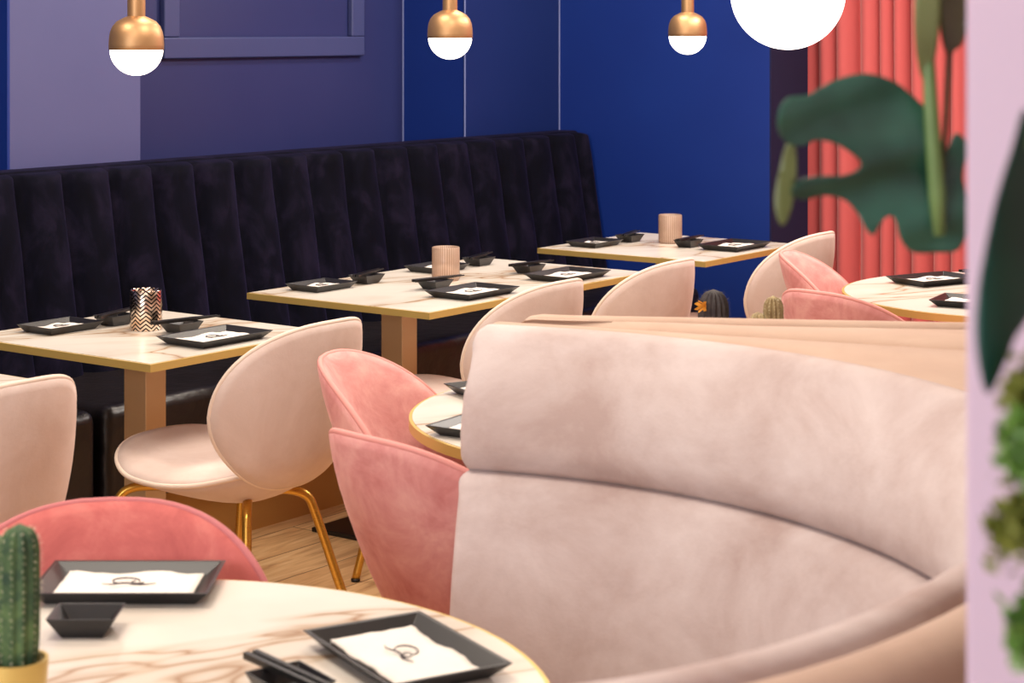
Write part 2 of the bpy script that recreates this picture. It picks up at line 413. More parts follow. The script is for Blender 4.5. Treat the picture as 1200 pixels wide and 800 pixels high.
for i, (ti, (x, y), f, lb) in enumerate(pk):
    d = RT[ti] - Vector((x, y, 0)); chair_at(pinkc, i == 0, (x, y, 0), math.atan2(d.y, d.x) if f is None else f, lb, 'pink velvet tub chairs at the round tables')
rosec = make_chair('tub_chair', M['rose_velvet'], M['rose_piping'], .255, .10, .11)
chair_at(rosec, True, (-.578, 2.675, 0), math.radians(-84), 'dusty rose velvet tub chair facing the viewer behind the front round table', None).scale = (1, 1, .972)

# ------------------------------------------------------------------ tables
TH = .75
def square_table(u0, u1, legs, label):
    uc = (u0+u1)/2; n0, n1 = 3.48, 4.185
    root = empty('dining_table', W(uc, (n0+n1)/2), UANG); tag(root, label, 'table', 'marble tables along the banquette')
    hu = (u1-u0)/2; hn = (n1-n0)/2
    b = MB(); b.box((-hu+.003,-hn+.003,TH-.017), (hu-.003,hn-.003,TH)); b.build('marble_top', M['marble'], root, smooth=False)
    b = MB(); e = .004; z0, z1 = TH-.020, TH-.0015
    b.box((-hu-e,-hn-e,z0), (hu+e,-hn+.003,z1)); b.box((-hu-e,hn-.003,z0), (hu+e,hn+e,z1))
    b.box((-hu-e,-hn+.003,z0), (-hu+.003,hn-.003,z1)); b.box((hu-.003,-hn+.003,z0), (hu+e,hn-.003,z1))
    b.build('brass_edge', M['brass_edge'], root, smooth=False)
    for lu in legs:
        x = lu-uc
        b = MB(); b.box((x-.036,-.042,.012), (x+.036,.042,TH-.017)); b.build('pedestal', M['bronze'], root, smooth=False, bevel=.003)
        b = MB(); b.box((x-.11,-.26,0), (x+.11,.26,.014)); b.build('foot_plate', M['black_metal'], root, smooth=False, bevel=.003)
    return root
square_table(2.27, 2.95, [2.61], 'marble topped table just entering at the left edge, beside the cut-off cream chair')
square_table(3.25, 3.89, [3.56], 'square marble table with brass edge, nearest one holding the patterned metal candle holder')
square_table(4.31, 5.455, [4.60, 5.17], 'long marble table with brass edge laid for four, middle of the banquette')
square_table(5.82, 6.50, [6.16], 'square marble table with brass edge, farthest along the banquette by the blue wall')
def round_table(c, label):
    root = empty('round_table', c, .9); tag(root, label, 'table', 'round marble tables')
    R = .54
    b = MB(); b.lathe([(.01, TH-.018), (R-.003, TH-.018), (R-.003, TH), (.01, TH)], 96); b.build('marble_top', M['marble'], root, ang=30)
    b = MB(); b.lathe([(R-.003, TH-.022), (R+.004, TH-.022), (R+.004, TH-.0015), (R-.003, TH-.0015), (R-.003, TH-.022)], 96, cap=False); b.build('brass_edge', M['brass_edge'], root, ang=30)
    b = MB(); b.lathe([(.04, .03), (.04, TH-.018)], 32); b.build('pedestal', M['bronze'], root, ang=30)
    b = MB(); b.lathe([(.24, 0), (.24, .012), (.22, .018), (.045, .03)], 48); b.build('foot_plate', M['black_metal'], root, ang=30)
    return root
round_table(RT[0], 'round marble table with brown veins in the foreground, laid with two black trays')
round_table(RT[1], 'round marble table half hidden behind the near booth end, beside pink chairs')
round_table(RT[2], 'round marble table with brass rim at the far right below the red curtain')

# ------------------------------------------------------------------ place settings
def make_tray():
    L, Wd, h = .126, .086, .021
    b = MB(); vs = []
    lay = [(L-.022, Wd-.022, 0), (L, Wd, h), (L-.006, Wd-.006, h), (L-.026, Wd-.026, .006)]
    for a, c, z in lay: vs += [(-a,-c,z), (a,-c,z), (a,c,z), (-a,c,z)]
    fs = [(3,2,1,0), (12,13,14,15)]
    for i in range(3):
        for k in range(4): fs.append((i*4+k, i*4+(k+1) % 4, (i+1)*4+(k+1) % 4, (i+1)*4+k))
    b.add(vs, fs); return b.build('serving_tray', M['black_ceramic'], None, smooth=False, bevel=.0012, seg=2)
def make_napkin():
    b = MB(); nx, ny = 16, 12; vs = []; fs = []
    for s in (0, 1):
        for j in range(ny+1):
            for i in range(nx+1):
                x = -.092+.184*i/nx; y = -.054+.108*j/ny
                z = (.004 + .0025*noise.noise(Vector((x*40, y*40, 0))) + .002*math.sin(x*60)) if s else 0
                wob = .003*noise.noise(Vector((x*50, y*50, 5)))
                vs.append((x, y+wob, z if s else 0))
    o = (nx+1)*(ny+1)
    for j in range(ny):
        for i in range(nx):
            p = j*(nx+1)+i; fs.append((p+o, p+1+o, p+nx+2+o, p+nx+1+o)); fs.append((p+nx+1, p+nx+2, p+1, p))
    for i in range(nx):
        fs.append((i, i+1, i+1+o, i+o)); p = ny*(nx+1)+i; fs.append((p+1, p, p+o, p+1+o))
    for j in range(ny):
        p = j*(nx+1); fs.append((p+nx+1, p, p+o, p+nx+1+o)); p += nx; fs.append((p, p+nx+1, p+nx+1+o, p+o))
    b.add(vs, fs); r = b.build('napkin', M['napkin'], None)
    def strip(pts, w):
        q = MB(); q.tube([Vector((x, y, .0072)) for x, y in pts], w, 5); return q
    q = MB()
    for pts in ([(-.006+.020*math.cos(a)*(1-.05*a), .004+.013*math.sin(a)) for a in [i*.3-.4 for i in range(19)]],
                [(.012+.008*math.cos(a), -.002+.007*math.sin(a)) for a in [i*.4+2 for i in range(12)]],
                [(-.035+i*.009, -.010-.003*math.sin(i*1.3)) for i in range(9)]):
        t = strip(pts, [.0004+.0009*math.sin(PI*(i+.5)/len(pts)) for i in range(len(pts))]); q.add(t.v, t.f)
    q.build('printed_scroll', M['ink'], r); return r
def make_dish():
    b = MB(); vs = []; lay = [(.026, .026, 0), (.030, .028, .004), (.046, .038, .028), (.043, .035, .028), (.026, .022, .008)]
    for a, c, z in lay: vs += [(-a,-c,z), (a,-c,z), (a,c,z), (-a,c,z)]
    fs = [(3,2,1,0), (16,17,18,19)]
    for i in range(4):
        for k in range(4): fs.append((i*4+k, i*4+(k+1) % 4, (i+1)*4+(k+1) % 4, (i+1)*4+k))
    b.add(vs, fs); return b.build('sauce_dish', M['black_ceramic'], None, smooth=False, bevel=.001, seg=2)
def make_stick():
    b = MB(); vs = []
    for x, w in ((-.10, .0042), (.03, .0036), (.105, .0018)):
        vs += [(x,-w,-w), (x,w,-w), (x,w,w), (x,-w,w)]
    fs = [(0,1,2,3), (11,10,9,8)]
    for i in range(2):
        for k in range(4): fs.append((i*4+k, (i+1)*4+k, (i+1)*4+(k+1) % 4, i*4+(k+1) % 4))
    b.add(vs, fs); return b.build('chopstick', M['black_wood'], None, smooth=False, bevel=.0006, seg=2)
PR = dict(tray=make_tray(), napkin=make_napkin(), dish=make_dish(), stick=make_stick())
used = set()
def inst(k):
    if k in used: return tree_copy(PR[k])
    used.add(k); return PR[k]
def setting(pos, ang, dpos, dang, where, sticks=True, sang=0, fs=(1, 1)):
    assert len(where.split()) <= 11, where
    p = Vector((pos[0], pos[1], TH))
    t = inst('tray'); place(t, p, ang); t.scale = (fs[0], fs[1], 1); tag(t, 'black tray with napkin, ' + where, 'tray', 'black serving trays')
    q = inst('napkin'); place(q, p + Vector((0,0,.0065)), ang); q.scale = (fs[0]*1.06, fs[1]*1.08, 1); tag(q, 'white napkin with grey scroll, ' + where, 'napkin', 'white napkins on the trays')
    d = Vector((dpos[0], dpos[1], TH))
    o = inst('dish'); place(o, d, dang); tag(o, 'small black sauce dish, ' + where, 'dish', 'black sauce dishes')
    if sticks:
        for s in (-1, 1):
            c = inst('stick'); v = Matrix.Rotation(sang, 3, 'Z') @ Vector((.012, s*.0065, 0))
            place(c, d + v + Vector((0,0,.0325)), sang); tag(c, 'black chopstick of a pair, ' + where, 'chopstick', 'black chopsticks')
def sq(u, n, du, dn, where, sa=.25, fs=(1, 1)):
    p = W(u, n); d = W(du, dn); setting(p, UANG, d, UANG, where, True, UANG+sa, fs)
FS = (.72, .8)
sq(3.585, 3.60, 3.64, 3.78, 'near side of square table with patterned candle holder', -.2)
sq(3.47, 4.06, 3.625, 4.02, 'banquette side of square table with patterned candle holder', .3, FS)
sq(4.665, 3.60, 4.71, 3.78, 'near left place of the long table', -.15)
sq(5.165, 3.60, 5.20, 3.78, 'near right place of the long table', -.1)
sq(4.50, 4.06, 4.69, 4.04, 'banquette side left place of the long table', .3, FS)
sq(5.07, 4.06, 5.27, 4.04, 'banquette side right place of the long table', .3, FS)
sq(6.23, 3.60, 6.17, 3.76, 'near side of the farthest square table', .1)
sq(6.00, 4.06, 6.19, 4.03, 'banquette side of the farthest square table', .3, FS)
setting((-.545, 2.79), 0, (-.565, 2.60), 0, 'front round table before the rose chair', False)
setting((-.135, 2.475), math.radians(-60), (-.265, 2.34), math.radians(-55), 'front round table beside the booth', True, math.radians(-50))
setting((.0, 4.30), math.radians(30), (.18, 4.38), math.radians(30), 'far side of middle round table behind the booth', False)
setting((-.02, 3.86), math.radians(-32), (.16, 3.74), math.radians(-30), 'near side of middle round table behind the booth', False)
setting((1.33, 6.18), math.radians(32), (1.50, 6.26), math.radians(32), 'far side of the far round table', True, math.radians(30))
setting((1.35, 5.66), math.radians(-28), (1.60, 5.62), math.radians(-20), 'near side of the far round table', False)

# candle holders
def holder_ribbed(loc, label):
    root = empty('candle_holder', loc); tag(root, label, 'candle holder', 'ribbed glass candle holders')
    b = MB(); seg = 72; vs = []; fs = []
    prof = [(.040, 0), (.043, .004), (.043, .104), (.0415, .106), (.039, .104), (.039, .008)]
    for r, z in prof:
        for k in range(seg):
            rr = r + (.0012 if k % 2 else 0)*(1 if r > .0425 else 0); a = 2*PI*k/seg; vs.append((rr*math.cos(a), rr*math.sin(a), z))
    for i in range(len(prof)-1):
        for k in range(seg): fs.append((i*seg+k, i*seg+(k+1) % seg, (i+1)*seg+(k+1) % seg, (i+1)*seg+k))
    fs.append(tuple(reversed(range(seg)))); fs.append(tuple(range(5*seg, 6*seg)))
    b.add(vs, fs); b.build('glass_cup', M['holder_glass'], root)
    b = MB(); b.lathe([(.028, .009), (.028, .045), (.004, .047)], 28); b.build('candle', M['wax'], root, ang=40)
holder_ribbed(W(4.895, 3.885, TH), 'ribbed amber glass candle holder with lit candle on the long table')
holder_ribbed(W(6.245, 3.885, TH), 'ribbed amber glass candle holder on the farthest square table')
root = empty('candle_holder', W(3.617, 3.89, TH)); tag(root, 'shiny metal candle holder with black and silver chevron stripes on square table', 'candle holder')
b = MB(); b.lathe([(.040, 0), (.0425, .003), (.0425, .104), (.041, .106), (.0395, .104), (.0395, .006)], 64); b.build('patterned_cup', M['chevron'], root, ang=40)
b = MB(); b.lathe([(.028, .0065), (.028, .05), (.004, .052)], 28); b.build('candle', M['wax'], root, ang=40)

# ------------------------------------------------------------------ pendants
def pendant(loc, label):
    root = empty('pendant_lamp', loc); tag(root, label, 'pendant lamp', 'brass dome pendants over the banquette tables')
    R = .0695
    pr = [(R*math.sin(math.radians(a)), -R*math.cos(math.radians(a))) for a in range(2, 91, 5)]
    b = MB(); b.lathe(pr + [(R-.004, .001)], 48); b.build('bulb', M['bulb'], root)
    pr = [(R+.001, -.002), (R+.0025, 0), (R+.0025, .012), (R+.0015, .03), (R-.001, .045), (R-.007, .060), (R-.018, .073), (R-.033, .081), (.028, .085), (.0235, .087), (.0235, .20), (.021, .21)]
    b = MB(); b.lathe(pr, 48); b.build('brass_cap', M['lamp_brass'], root, ang=50)
    b = MB(); b.tube([(0,0,.205), (0,0,H-loc[2]-.02)], .003, 8); b.build('cord', M['black_metal'], root)
    b = MB(); b.lathe([(.055, H-loc[2]-.025), (.055, H-loc[2])], 32); b.build('ceiling_rose', M['lamp_brass'], root, ang=40)
pendant(W(3.555, 3.86, 1.497), 'brass dome pendant lamp on the left, over the square table with patterned holder')
pendant(W(4.885, 3.86, 1.523), 'brass dome pendant lamp over the long marble table, middle of three')
pendant(W(6.23, 3.80, 1.525), 'smallest looking brass dome pendant lamp, against the blue wall by the big globe')
gl = Vector((.718, 5.1, 1.645))
root = empty('globe_lamp', gl); tag(root, 'large glowing white globe lamp cut by the top of the photo', 'pendant lamp')
b = MB(); b.lathe([(.149*math.sin(math.radians(a)), -.149*math.cos(math.radians(a))) for a in range(2, 179, 4)], 64); b.build('opal_globe', M['globe'], root)
b = MB(); b.lathe([(.03, .145), (.03, .17), (.012, .18), (.006, .2), (.006, H-gl.z)], 24); b.build('brass_stem', M['lamp_brass'], root, ang=40)

# ------------------------------------------------------------------ curved booths
def catmull(pts, n=8):
    out = []
    for i in range(len(pts)-1):
        p0, p1, p2, p3 = pts[max(i-1,0)], pts[i], pts[i+1], pts[min(i+2, len(pts)-1)]
        for j in range(n):
            t = j/n; out.append(.5*((2*p1)+(p2-p0)*t+(2*p0-5*p1+4*p2-p3)*t*t+(3*p1-p0-3*p2+p3)*t**3))
    out.append(pts[-1]); return out
def sweep(path, prof_fn, endround=.03):
    """path: list of Vector; outward = left-hand normal (dy,-dx flipped by caller). prof_fn(i,t)->[(off,z)] closed loop"""
    n = len(path); b = MB(); vs = []; fs = []
    L = [0]
    for i in range(1, n): L.append(L[-1] + (path[i]-path[i-1]).length)
    secs = []
    for i in range(n):
        t = (path[min(i+1,n-1)] - path[max(i-1,0)]).normalized(); nr = Vector((-t.y, t.x, 0))
        secs.append((path[i], nr, t, prof_fn(i, L[i]/L[-1])))
    # rounded ends: extra shrunken sections
    def shrink(sec, k, dirn):
        p, nr, t, pr = sec; a = k*PI/2
        co = sum(o for o, z in pr)/len(pr); cz = sum(z for o, z in pr)/len(pr)
        d = endround*(1-math.cos(a)); 
        def sh(v, c): return v - math.copysign(min(abs(v-c), d), v-c)
        return (p + t*dirn*endround*math.sin(a), nr, t, [(sh(o, co), sh(z, cz)) for o, z in pr])
    if endround:
        secs = [shrink(secs[0], k, -1) for k in (1, .75, .5, .25)] + secs + [shrink(secs[-1], k, 1) for k in (.25, .5, .75, 1)]
    m = len(secs[0][3])
    for p, nr, t, pr in secs:
        for o, z in pr: vs.append(p + nr*o + Vector((0,0,z)))
    for i in range(len(secs)-1):
        for k in range(m):
            k2 = (k+1) % m; fs.append((i*m+k, i*m+k2, (i+1)*m+k2, (i+1)*m+k))
    fs.append(tuple(range(m))); fs.append(tuple(reversed(range((len(secs)-1)*m, len(secs)*m))))
    b.add(vs, fs); return b
def booth(name_label, path, outer, center, padm='booth_velvet', er=.018):
    """path = inner top edge line, outward normal to the left of travel"""
    root = empty('booth_sofa', (center[0], center[1], 0)); tag(root, name_label, 'booth', 'curved cream velvet booths')
    c = Vector((center[0], center[1], 0)); P = [p - c for p in path]
    ZT, ZS = 1.05, .826
    def upper(i, t):
        return [(.0, ZS-.03), (-.068, ZS+.003), (-.082, ZS+.014), (-.085, ZS+.05), (-.068, ZS+.11), (-.034, ZS+.17), (-.004, ZT-.024), (.008, ZT-.008), (.022, ZT), (.040, ZT+.001), (.052, ZT-.006), (.058, ZT-.03), (.06, ZS-.03)]
    def lower(i, t):
        return [(-.15, .40), (-.157, .46), (-.148, .56), (-.132, .66), (-.112, .75), (-.095, ZS-.022), (-.086, ZS-.008), (-.070, ZS), (-.01, ZS), (.02, .8), (.02, .40)]
    def shell(i, t):
        w = outer(i, t)
        return [(-.01, .10), (.0, ZS-.03), (.052, ZT-.04), (.056, ZT-.016), (.066, ZT-.006), (max(.08, w*.55), ZT-.001), (w-.034, ZT-.002), (w-.018, ZT-.010), (w-.007, ZT-.024), (w-.003, ZT-.05), (w-.003, .10)]
    def seat(i, t): return [(-.07, .28), (-.07, .45), (-.12, .47), (-.30, .475), (-.46, .465), (-.485, .45), (-.49, .42), (-.49, .30), (-.47, .28)]
    def base(i, t): return [(.03, 0), (.03, .28), (-.44, .28), (-.44, 0)]
    sweep(P, upper, er).build('upper_back_pad', M[padm], root)
    sweep(P, lower, .016).build('lower_back_pad', M['booth_velvet'], root)
    sweep(P, shell, er-.004).build('outer_shell', M['booth_downlit'], root, ang=40)
    sweep(P, seat, .02).build('seat', M['booth_velvet'], root)
    sweep(P, base, 0).build('plinth', M['plinth'], root, smooth=False)
    return root
# booth 1: circular, travelled so the outward side is on the left
c1 = Vector((-.31, 2.36, 0)); R1 = .955
A0, A1 = math.radians(-112), math.radians(74.0)
path1 = []
def rad1(a):
    d = math.degrees(a); ks = [(-112, -.03), (-90, -.045), (-65, -.04), (-35, -.075), (5, 0), (90, 0)]
    for (x0, y0), (x1, y1) in zip(ks, ks[1:]):
        if d <= x1:
            t = max(0, (d-x0)/(x1-x0)); t = t*t*(3-2*t); return R1 + y0 + (y1-y0)*t
    return R1
# outward normal must be left of travel: travel clockwise (angle decreasing) gives left = outward
NP = 64
for i in range(NP+1):
    a = A1 + (A0-A1)*i/NP; path1.append(c1 + Vector((math.cos(a), math.sin(a), 0))*rad1(a))
La, Lb = Vector((0, 3.395, 0)), Vector((.73, 3.088, 0))
def outer1(i, t):
    a = A1 + (A0-A1)*i/NP; p = path1[i]; nr = Vector((math.cos(a), math.sin(a), 0)); d = Lb - La; q = Vector((-d.y, d.x, 0))
    den = nr.dot(q); h = (La-p).dot(q)/den if den > .05 else 9
    h = max(.10, min(h-.003, .47))
    deg = math.degrees(a)
    if deg < 14: h = .13 + (h-.13)*max(0, (deg+16)/30)**1.5 if deg > -16 else .13
    return h
booth('nearest curved cream velvet booth wrapping the foreground round table', path1, outer1, (c1.x, c1.y))
pts = [Vector(p + (0,)) for p in ((1.36,4.45), (1.40,4.1), (1.34,3.78), (1.17,3.52), (.98,3.40), (.8,3.365), (.6,3.385), (.32,3.42), (.12,3.445), (.06,3.46))]
pts.reverse(); 
# outward is away from the table: going from near-left to far-right the outward side is on the right, so travel the other way
pts.reverse(); path2 = catmull(pts, 8)
def outer2(i, t):
    p = path2[i]
    if p.y > 3.6 or p.x > 1.0: return .13
    y = 3.395 + (p.x)*(3.088-3.395)/.73
    return max(.095, min(.30, p.y - y - .004))
# check handedness
c2 = Vector((.5, 4.1, 0)); tt = (path2[12]-path2[11]); nr = Vector((-tt.y, tt.x, 0))
if nr.dot(path2[12]-c2) < 0: path2.reverse()
booth('curved cream velvet booth whose rim shows behind the nearest booth', path2, outer2, (c2.x, c2.y), 'booth_downlit', .05)
c3 = Vector((1.74, 5.97, 0)); path3 = []
for i in range(41):
    a = math.radians(38) + (math.radians(-108)-math.radians(38))*i/40
    path3.append(c3 + Vector((math.cos(a), math.sin(a), 0))*.955)
path3 = [p for p in path3 if p.x > 1.31+0*p.y or p.y > 6]
booth('far curved cream velvet booth half hidden by the lilac column', path3, lambda i, t: .12, (c3.x, c3.y))

# ------------------------------------------------------------------ curtain
b = MB(); vs = []; fs = []; cols = 700; nn0, nn1 = 3.95, .3
for i in range(cols+1):
    s = i/cols; n_ = nn0 + (nn1-nn0)*s; ph = n_*2*PI/.088 + 1.3*math.sin(n_*9) + .8*math.sin(n_*23)
    for j, z in enumerate((.02, .5, 1.0, 1.5, 2.1, H-.06)):
        amp = .034*(1+.35*noise.noise(Vector((n_*5, z, 0))))
        vs.append(W(7.42 + amp*math.sin(ph + .2*math.sin(z*2)) , n_ + .012*math.cos(ph*1.0), z))
for i in range(cols):
    for j in range(5): fs.append((i*6+j, (i+1)*6+j, (i+1)*6+j+1, i*6+j+1))
b.add(vs, fs); o = b.build('curtain', M['curtain']); tag(o, 'salmon red floor length pleated curtain beside the blue wall', 'curtain')
b = MB(); b.tube([W(7.42, 4.0, H-.05), W(7.42, .25, H-.05)], .018, 12); o = b.build('curtain_rail', M['brass']); tag(o, 'brass rail along the ceiling holding the red curtain', 'curtain rail')

# ------------------------------------------------------------------ lilac column
b = MB(); b.box((0, -.30, 0), (.18, 0, H), Matrix.Translation((.2765, 1.2, 0)) @ Matrix.Rotation(UANG, 4, 'Z'))
o = struct(b, 'wall_column', M['lilac'], bevel=.006)

# ------------------------------------------------------------------ cacti
def cactus_stem(h, r, ribs, m, root, x=0, y=0, z0=0, name='stem', dome=.5, depth=.16, sm='spines'):
    seg = ribs*6; b = MB(); vs = []; fs = []; K = 22
    for j in range(K+1):
        t = j/K; z = h*t; top = max(0, (z-(h-r*1.3))/(r*1.3)); rr = r*math.sqrt(max(.0004, 1-top**2)) * (.86+.14*min(1, t*4))
        for k in range(seg):
            a = 2*PI*k/seg; q = rr*(1-depth*(.5-.5*math.cos(a*ribs))); vs.append((x+q*math.cos(a), y+q*math.sin(a), z0+z))
    for j in range(K):
        for k in range(seg): fs.append((j*seg+k, j*seg+(k+1) % seg, (j+1)*seg+(k+1) % seg, (j+1)*seg+k))
    fs.append(tuple(reversed(range(seg)))); fs.append(tuple(range(K*seg, (K+1)*seg))); b.add(vs, fs)
    s = b.build(name, m, root)
    sp = MB()
    for k in range(ribs):
        a = 2*PI*k/ribs
        for j in range(2, 21):
            t = j/21; z = h*t; top = max(0, (z-(h-r*1.3))/(r*1.3)); rr = r*math.sqrt(max(.01, 1-top**2))
            base = Vector((x+rr*math.cos(a), y+rr*math.sin(a), z0+z))
            for q in range(3):
                d = Vector((math.cos(a+random.uniform(-.9,.9)), math.sin(a+random.uniform(-.9,.9)), random.uniform(-.4,.7))).normalized()*r*random.uniform(.16,.3)
                e = d.cross(Vector((0,0,1))).normalized()*.0006
                sp.add([base-e, base+e, base+d], [(0,1,2)])
    sp.build('spines', M[sm], s, smooth=False); return s
def pot(root, r, h, m, holder=None):
    b = MB(); b.lathe([(r*.72, 0), (r*.80, .004), (r, h*.96), (r, h), (r-.004, h), (r*.8, h*.8)], 40); b.build('pot', m, root, ang=40)
    b = MB(); b.lathe([(r*.3, h*.78), (r-.005, h*.86), (.002, h*.9)], 32); b.build('soil', M['soil'], root)
root = empty('potted_cactus', (-.557, 2.20, TH)); tag(root, 'green columnar cactus in brass pot on the foreground round table', 'cactus')
pot(root, .036, .094, M['brass_edge'])
cactus_stem(.165, .023, 11, M['cactus'], root, .004, 0, .08)
cactus_stem(.150, .018, 10, M['cactus'], root, -.024, .012, .08)
root = empty('potted_cactus', (.440, 4.28, TH)); tag(root, 'dark grey dome cactus with small golden flower peeping over the booth rim', 'cactus')
pot(root, .040, .09, M['pot']); s = cactus_stem(.152, .034, 16, M['cactus_grey'], root, 0, 0, .08, sm='cactus_grey')
b = MB()
for k in range(7):
    a = k*.9; c = Vector((-.020, -.026, .200)); d = Vector((-.5+.5*math.cos(a), -.6, .5*math.sin(a)))*.028; e = Vector((.006*math.sin(a), 0, .006*math.cos(a)))
    b.add([c, c+d*.6+e, c+d, c+d*.6-e], [(0,1,2,3)])
b.build('flower', M['flower'], s)
root = empty('potted_cactus', (.555, 4.22, TH)); tag(root, 'woolly tan and green cactus with a short side shoot above the booth rim', 'cactus')
pot(root, .042, .09, M['pot']); cactus_stem(.146, .022, 12, M['cactus_tan'], root, .008, 0, .08, depth=.3); cactus_stem(.112, .018, 10, M['cactus_tan'], root, -.026, -.006, .08)

# ------------------------------------------------------------------ foreground plants
def leaf_mesh(outline, depth_fn, name, m, parent, th=.0008, step=.004):
    from mathutils.geometry import delaunay_2d_cdt
    P = [Vector(p) for p in outline]; n = len(P)
    def inside(x, z):
        c = False; j = n-1
        for i in range(n):
            if (P[i].y > z) != (P[j].y > z) and x < (P[j].x-P[i].x)*(z-P[i].y)/(P[j].y-P[i].y)+P[i].x: c = not c
            j = i
        return c
    xs = [p.x for p in P]; zs = [p.y for p in P]; extra = []
    x = min(xs)
    while x < max(xs):
        z = min(zs)
        while z < max(zs):
            if inside(x, z): extra.append(Vector((x, z)))
            z += step
        x += step
    vo, eo, fo, *_ = delaunay_2d_cdt(P + extra, [(i, (i+1) % n) for i in range(n)], [], 0, 1e-5)
    fo = [f for f in fo if inside(sum(vo[i].x for i in f)/len(f), sum(vo[i].y for i in f)/len(f))]
    b = MB(); b.add([(v.x, depth_fn(v.x, v.y), v.y) for v in vo], fo)
    o = b.build(name, m, parent); sm = o.modifiers.new('s', 'SOLIDIFY'); sm.thickness = th
    return o
def smooth_loop(pts, n=4):
    out = []; k = len(pts); P = [Vector(p + (0,)) for p in pts]
    for i in range(k):
        p0, p1, p2, p3 = P[i-1], P[i], P[(i+1) % k], P[(i+2) % k]
        for j in range(n):
            t = j/n; v = .5*((2*p1)+(p2-p0)*t+(2*p0-5*p1+4*p2-p3)*t*t+(3*p1-p0-3*p2+p3)*t**3); out.append((v.x, v.y))
    return out
# monstera hanging to the left of the column (leaf drawn in its own cm frame, origin at the leaf base)
D = 1.46; kx = D/2296
bx = (1100-600)*kx; bz = 1.55 - (228-34)*kx
planter = empty('hanging_planter', (bx, D, 1.98)); tag(planter, 'hanging planter above the frame from which the split-leaf plant trails', 'planter')
b = MB(); b.lathe([(.05, -.10), (.085, -.08), (.1, 0), (.094, 0), (.06, -.05)], 40); b.build('bowl', M['pot'], planter, ang=40)
b = MB()
for k in range(3):
    a = k*2*PI/3; b.tube([(.094*math.cos(a), .094*math.sin(a), -.003), (0, 0, .35)], .0015, 6)
b.tube([(0,0,.35), (0,0,H-1.98)], .002, 6); b.build('cord', M['black_metal'], planter)
mon = empty('monstera_plant', (bx, D, bz)); tag(mon, 'blurred dark green split-leaf plant hanging left of the lilac column', 'plant')
cm = .01*D/1.46
L1 = [(0,0),(.3,2.6),(-.3,5.6),(-1.6,7.2),(-3.2,8.4),(-5.2,9.0),(-7.1,8.8),(-8.7,8.2),(-10,7.5),(-11.6,7.3),(-12.3,6.2),(-12.2,4.8),(-11.4,3.9),(-10.3,3.7),(-9.3,4.1),(-8,3.9),(-6.9,3.3),(-6.0,2.5),(-6.2,1.9),(-7.3,1.5),(-9,1.5),(-10.6,1.2),(-11.2,.2),(-10.2,-.3),(-8.6,-.0),(-7,-.4),(-6.0,-1.4),(-5.4,-2.6),(-4.8,-3.0),(-4.1,-1.9),(-3.3,-1.7),(-2.8,-3.2),(-1.7,-4.4),(.2,-4.5),(1.9,-4.2),(2.4,-2),(1.9,1.2),(2.2,3.6),(1.2,4.6),(.5,2.8)]
leaf_mesh(smooth_loop([(x*cm, z*cm) for x, z in L1], 3), lambda x, z: -.25*max(0, -x)*.3 + .35*abs(z-.028+.25*x)*.5 - .9*x*x + .0045*math.sin((z-.3*x)*105), 'leaf_blade', M['leaf'], mon)
b = MB(); b.tube([(0,-.002,-.03), (-.002,-.004,0), (-.006,-.006,.05), (-.010,-.006,.12), (-.004,.0,.22), (0,0,1.98-bz-.03)], [.004,.0065,.0058,.004,.003,.003], 10); b.build('stem', M['stem'], mon)
leaf_mesh(smooth_loop([(-.012,.085),(-.020,.11),(-.022,.15),(-.014,.19),(-.004,.16),(-.004,.11)], 4), lambda x, z: .01*math.sin(z*30)-.012, 'leaf_blade', M['leaf_olive'], mon)
leaf_mesh(smooth_loop([(.006,.105),(.001,.125),(.003,.16),(.012,.20),(.022,.17),(.02,.12),(.013,.108)], 4), lambda x, z: .01*math.sin(z*40)+.01, 'leaf_blade', M['leaf_brown'], mon)
leaf_mesh(smooth_loop([(-.114,.040),(-.120,.02),(-.124,-.005),(-.119,-.022),(-.112,-.012),(-.108,.012),(-.108,.036)], 4), lambda x, z: -.012+.05*z, 'leaf_blade', M['leaf_olive'], mon)
b = MB(); b.tube([(0.004,.0,.2), (.010,.008,.11), (.006,.004,.05), (.002,.002,.0)], .0022, 8); b.build('aerial_root', M['leaf_brown'], mon)
# second hanging planter in front of the column
p2 = empty('hanging_planter', (.30, .92, 1.98)); tag(p2, 'hanging planter above the frame in front of the lilac column', 'planter')
b = MB(); b.lathe([(.05, -.10), (.085, -.08), (.1, 0), (.094, 0), (.06, -.05)], 40); b.build('bowl', M['pot'], p2, ang=40)
b = MB()
for k in range(3):
    a = k*2*PI/3; b.tube([(.094*math.cos(a), .094*math.sin(a), -.003), (0, 0, .35)], .0015, 6)
b.tube([(0,0,.35), (0,0,H-1.98)], .002, 6); b.build('cord', M['black_metal'], p2)
D2 = .92; k2 = D2/2296
def pp_(x, y): return ((x-600)*k2, 1.55-(y-34)*k2)
ox, oz = pp_(1195, 300)
dk = empty('trailing_plant', (ox, D2, oz)); tag(dk, 'big dark teal leaf blurred before the lilac column at the right edge', 'plant')
R2 = [(1212,130),(1186,175),(1164,225),(1149,275),(1137,330),(1132,380),(1136,425),(1146,452),(1168,420),(1184,392),(1202,375),(1226,340),(1240,260)]
leaf_mesh(smooth_loop([(pp_(x,y)[0]-ox, pp_(x,y)[1]-oz) for x, y in R2], 4), lambda x, z: .015*math.sin(x*60) + .1*z, 'leaf_blade', M['leaf_dark'], dk)
b = MB(); b.tube([(.006,0,.05), (.012,0,.10), (.01,0,.2), (.0,0,1.96-oz)], .0025, 8); b.build('stem', M['stem'], dk)
fr = empty('trailing_fern', (.275, .88, 1.955)); tag(fr, 'small-leaved trailing green plant hanging at the lower right edge', 'plant')
D3 = .88; k3 = D3/2296
